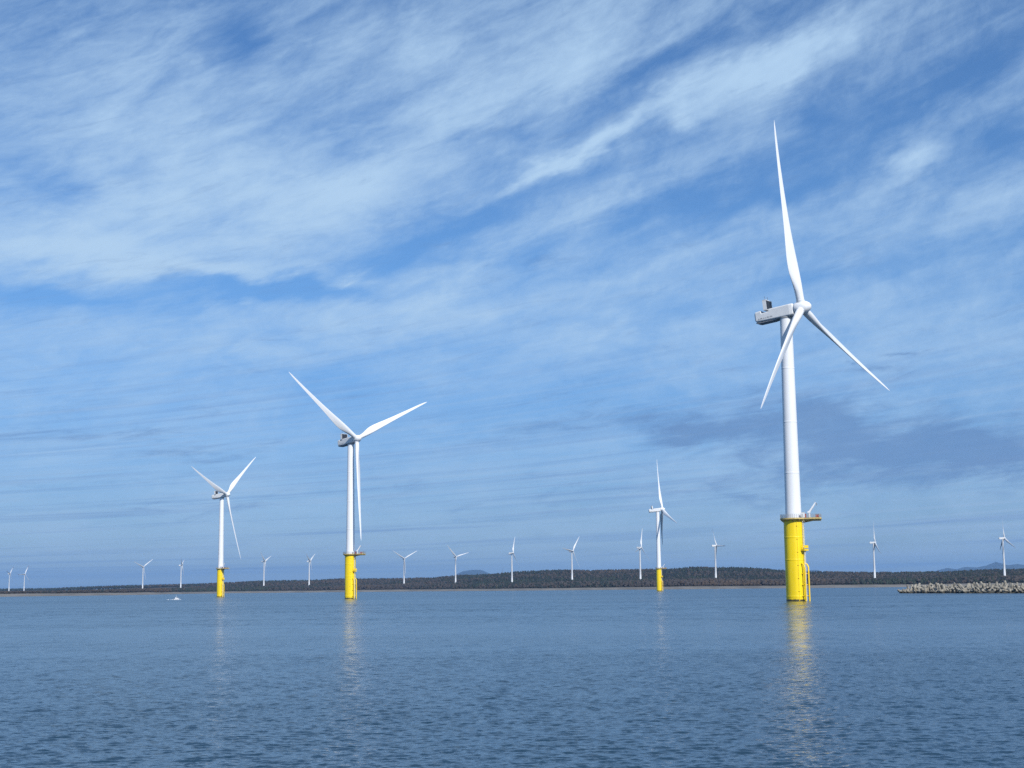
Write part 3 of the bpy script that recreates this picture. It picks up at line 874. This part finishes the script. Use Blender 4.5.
for (t, off) in ((-2.2, 1.2), (-2.6, -1.6), (-.8, 3.9), (-3.6, .2)):
    p = A0 + dirv * t + nrm * off
    o = bpy.data.objects.new('tetrapod', tm); COL.objects.link(o); o.location = (p.x, p.y, .5 + g.uniform(-.3, .3)); o.rotation_euler = (g.uniform(0, 6), g.uniform(0, 6), 0)
    tag(o, 'weathered grey beige concrete tetrapod heaped in the low breakwater', 'tetrapod', 'concrete tetrapods piled into the breakwater')
b = MB(); secs = []
for i in range(41):
    t = i / 40 * (LB + 2) - 1; p = A0 + dirv * t; s = min(1, (t + 2) / 9)
    sec = [(4.6, -1), (3.0, .0), (.8, 1.0), (-1.5, 1.5), (-4.5, 1.2), (-8, -1)]
    secs.append([(p.x + nrm.x * (o_ + g.uniform(-.3, .3)), p.y + nrm.y * (o_ + g.uniform(-.3, .3)), (z + 1) * s - 1 + g.uniform(-.2, .2)) for o_, z in sec])
b.loft(secs, close=True); o = b.build('rubble_mound', MAT['rubble']); tag(o, kind='structure')

# ------------------------------------------------------------------ small boat and its wake
BY = 930.0; BX = on_ground(176.8, BY)
boat = bpy.data.objects.new('motorboat', None); COL.objects.link(boat); boat.location = (BX, BY, 0); boat.rotation_euler = (0, 0, R(58)); boat.scale = (.75, .75, .75)
tag(boat, 'tiny white motorboat with a cabin, far out before the left shore', 'boat')
b = MB(); b.smooth = False
st = [(-3.0, .95, .75), (-2.0, 1.05, .78), (0, 1.1, .85), (1.6, .85, 1.0), (2.6, .45, 1.15), (3.2, .04, 1.3)]
b.loft([[(x, -w, h), (x, -w * .75, 0), (x, 0, -.35), (x, w * .75, 0), (x, w, h), (x, w * .8, h - .03), (x, -w * .8, h - .03)] for x, w, h in st])
b.build('hull', MAT['hull'], boat)
b = MB(); b.loft([[(-1.0, -.75, .8), (-1.0, .75, .8), (1.3, .65, .8), (1.3, -.65, .8)], [(-.9, -.7, 2.2), (-.9, .7, 2.2), (.7, .6, 2.2), (.7, -.6, 2.2)]])
b.box(-1.1, .85, -.78, .78, 2.2, 2.3); co = b.build('cabin', MAT['hull'], boat)
b = MB(); b.box(-.8, .6, -.74, -.70, 1.45, 2.0); b.box(-.8, .6, .70, .74, 1.45, 2.0); b.build('window', MAT['dark'], co)
b = MB(); b.box(-3.5, -3.0, -.25, .25, .1, 1.1); b.tube([(-3.3, 0, .1), (-3.3, 0, -.6)], .1, 6); b.build('outboard_motor', MAT['grey'], boat)
b = MB(); b.tube([(-.4, 0, 2.3), (-.4, 0, 4.2)], .05, 6); b.build('mast', MAT['hull'], boat)
b = MB(); g = random.Random(9)
for i in range(60):
    x = g.uniform(-4.5, 3.5); sp = .9 + max(0, (3 - x)) * .35; y = g.gauss(0, sp * .6) ; s = g.uniform(.12, .34)
    n = 6; b.add([(x + s * 1.8 * math.cos(k) * g.uniform(.7, 1.2), y + s * math.sin(k) * g.uniform(.7, 1.2), .06) for k in [q * 6.283 / n for q in range(n)]] + [(x, y, .06 + s * .7)], [(k, (k + 1) % n, n) for k in range(n)])
wk = b.build('boat_wake', MAT['foam'], None, Matrix.Translation((BX, BY, 0)) @ Matrix.Rotation(R(58), 4, 'Z'))
tag(wk, 'white foam wake trailing behind the tiny motorboat', 'wake', kind='stuff')

# ------------------------------------------------------------------ sea haze
b = MB(); b.box(-46000, 46000, -46000, 46000, -8, 620)
o = b.build('haze', [bpy.data.materials.new('haze_air')]); tag(o, kind='stuff'); tag(o, 'thin blue sea haze', 'haze')
hm = o.data.materials[0]; hm.use_nodes = True; t = hm.node_tree; t.nodes.clear()
pv = t.nodes.new('ShaderNodeVolumePrincipled'); pv.inputs['Color'].default_value = (.36, .63, 1, 1)
pv.inputs['Density'].default_value = 3.2e-5; pv.inputs['Anisotropy'].default_value = .2
ou = t.nodes.new('ShaderNodeOutputMaterial'); t.links.new(pv.outputs[0], ou.inputs['Volume'])
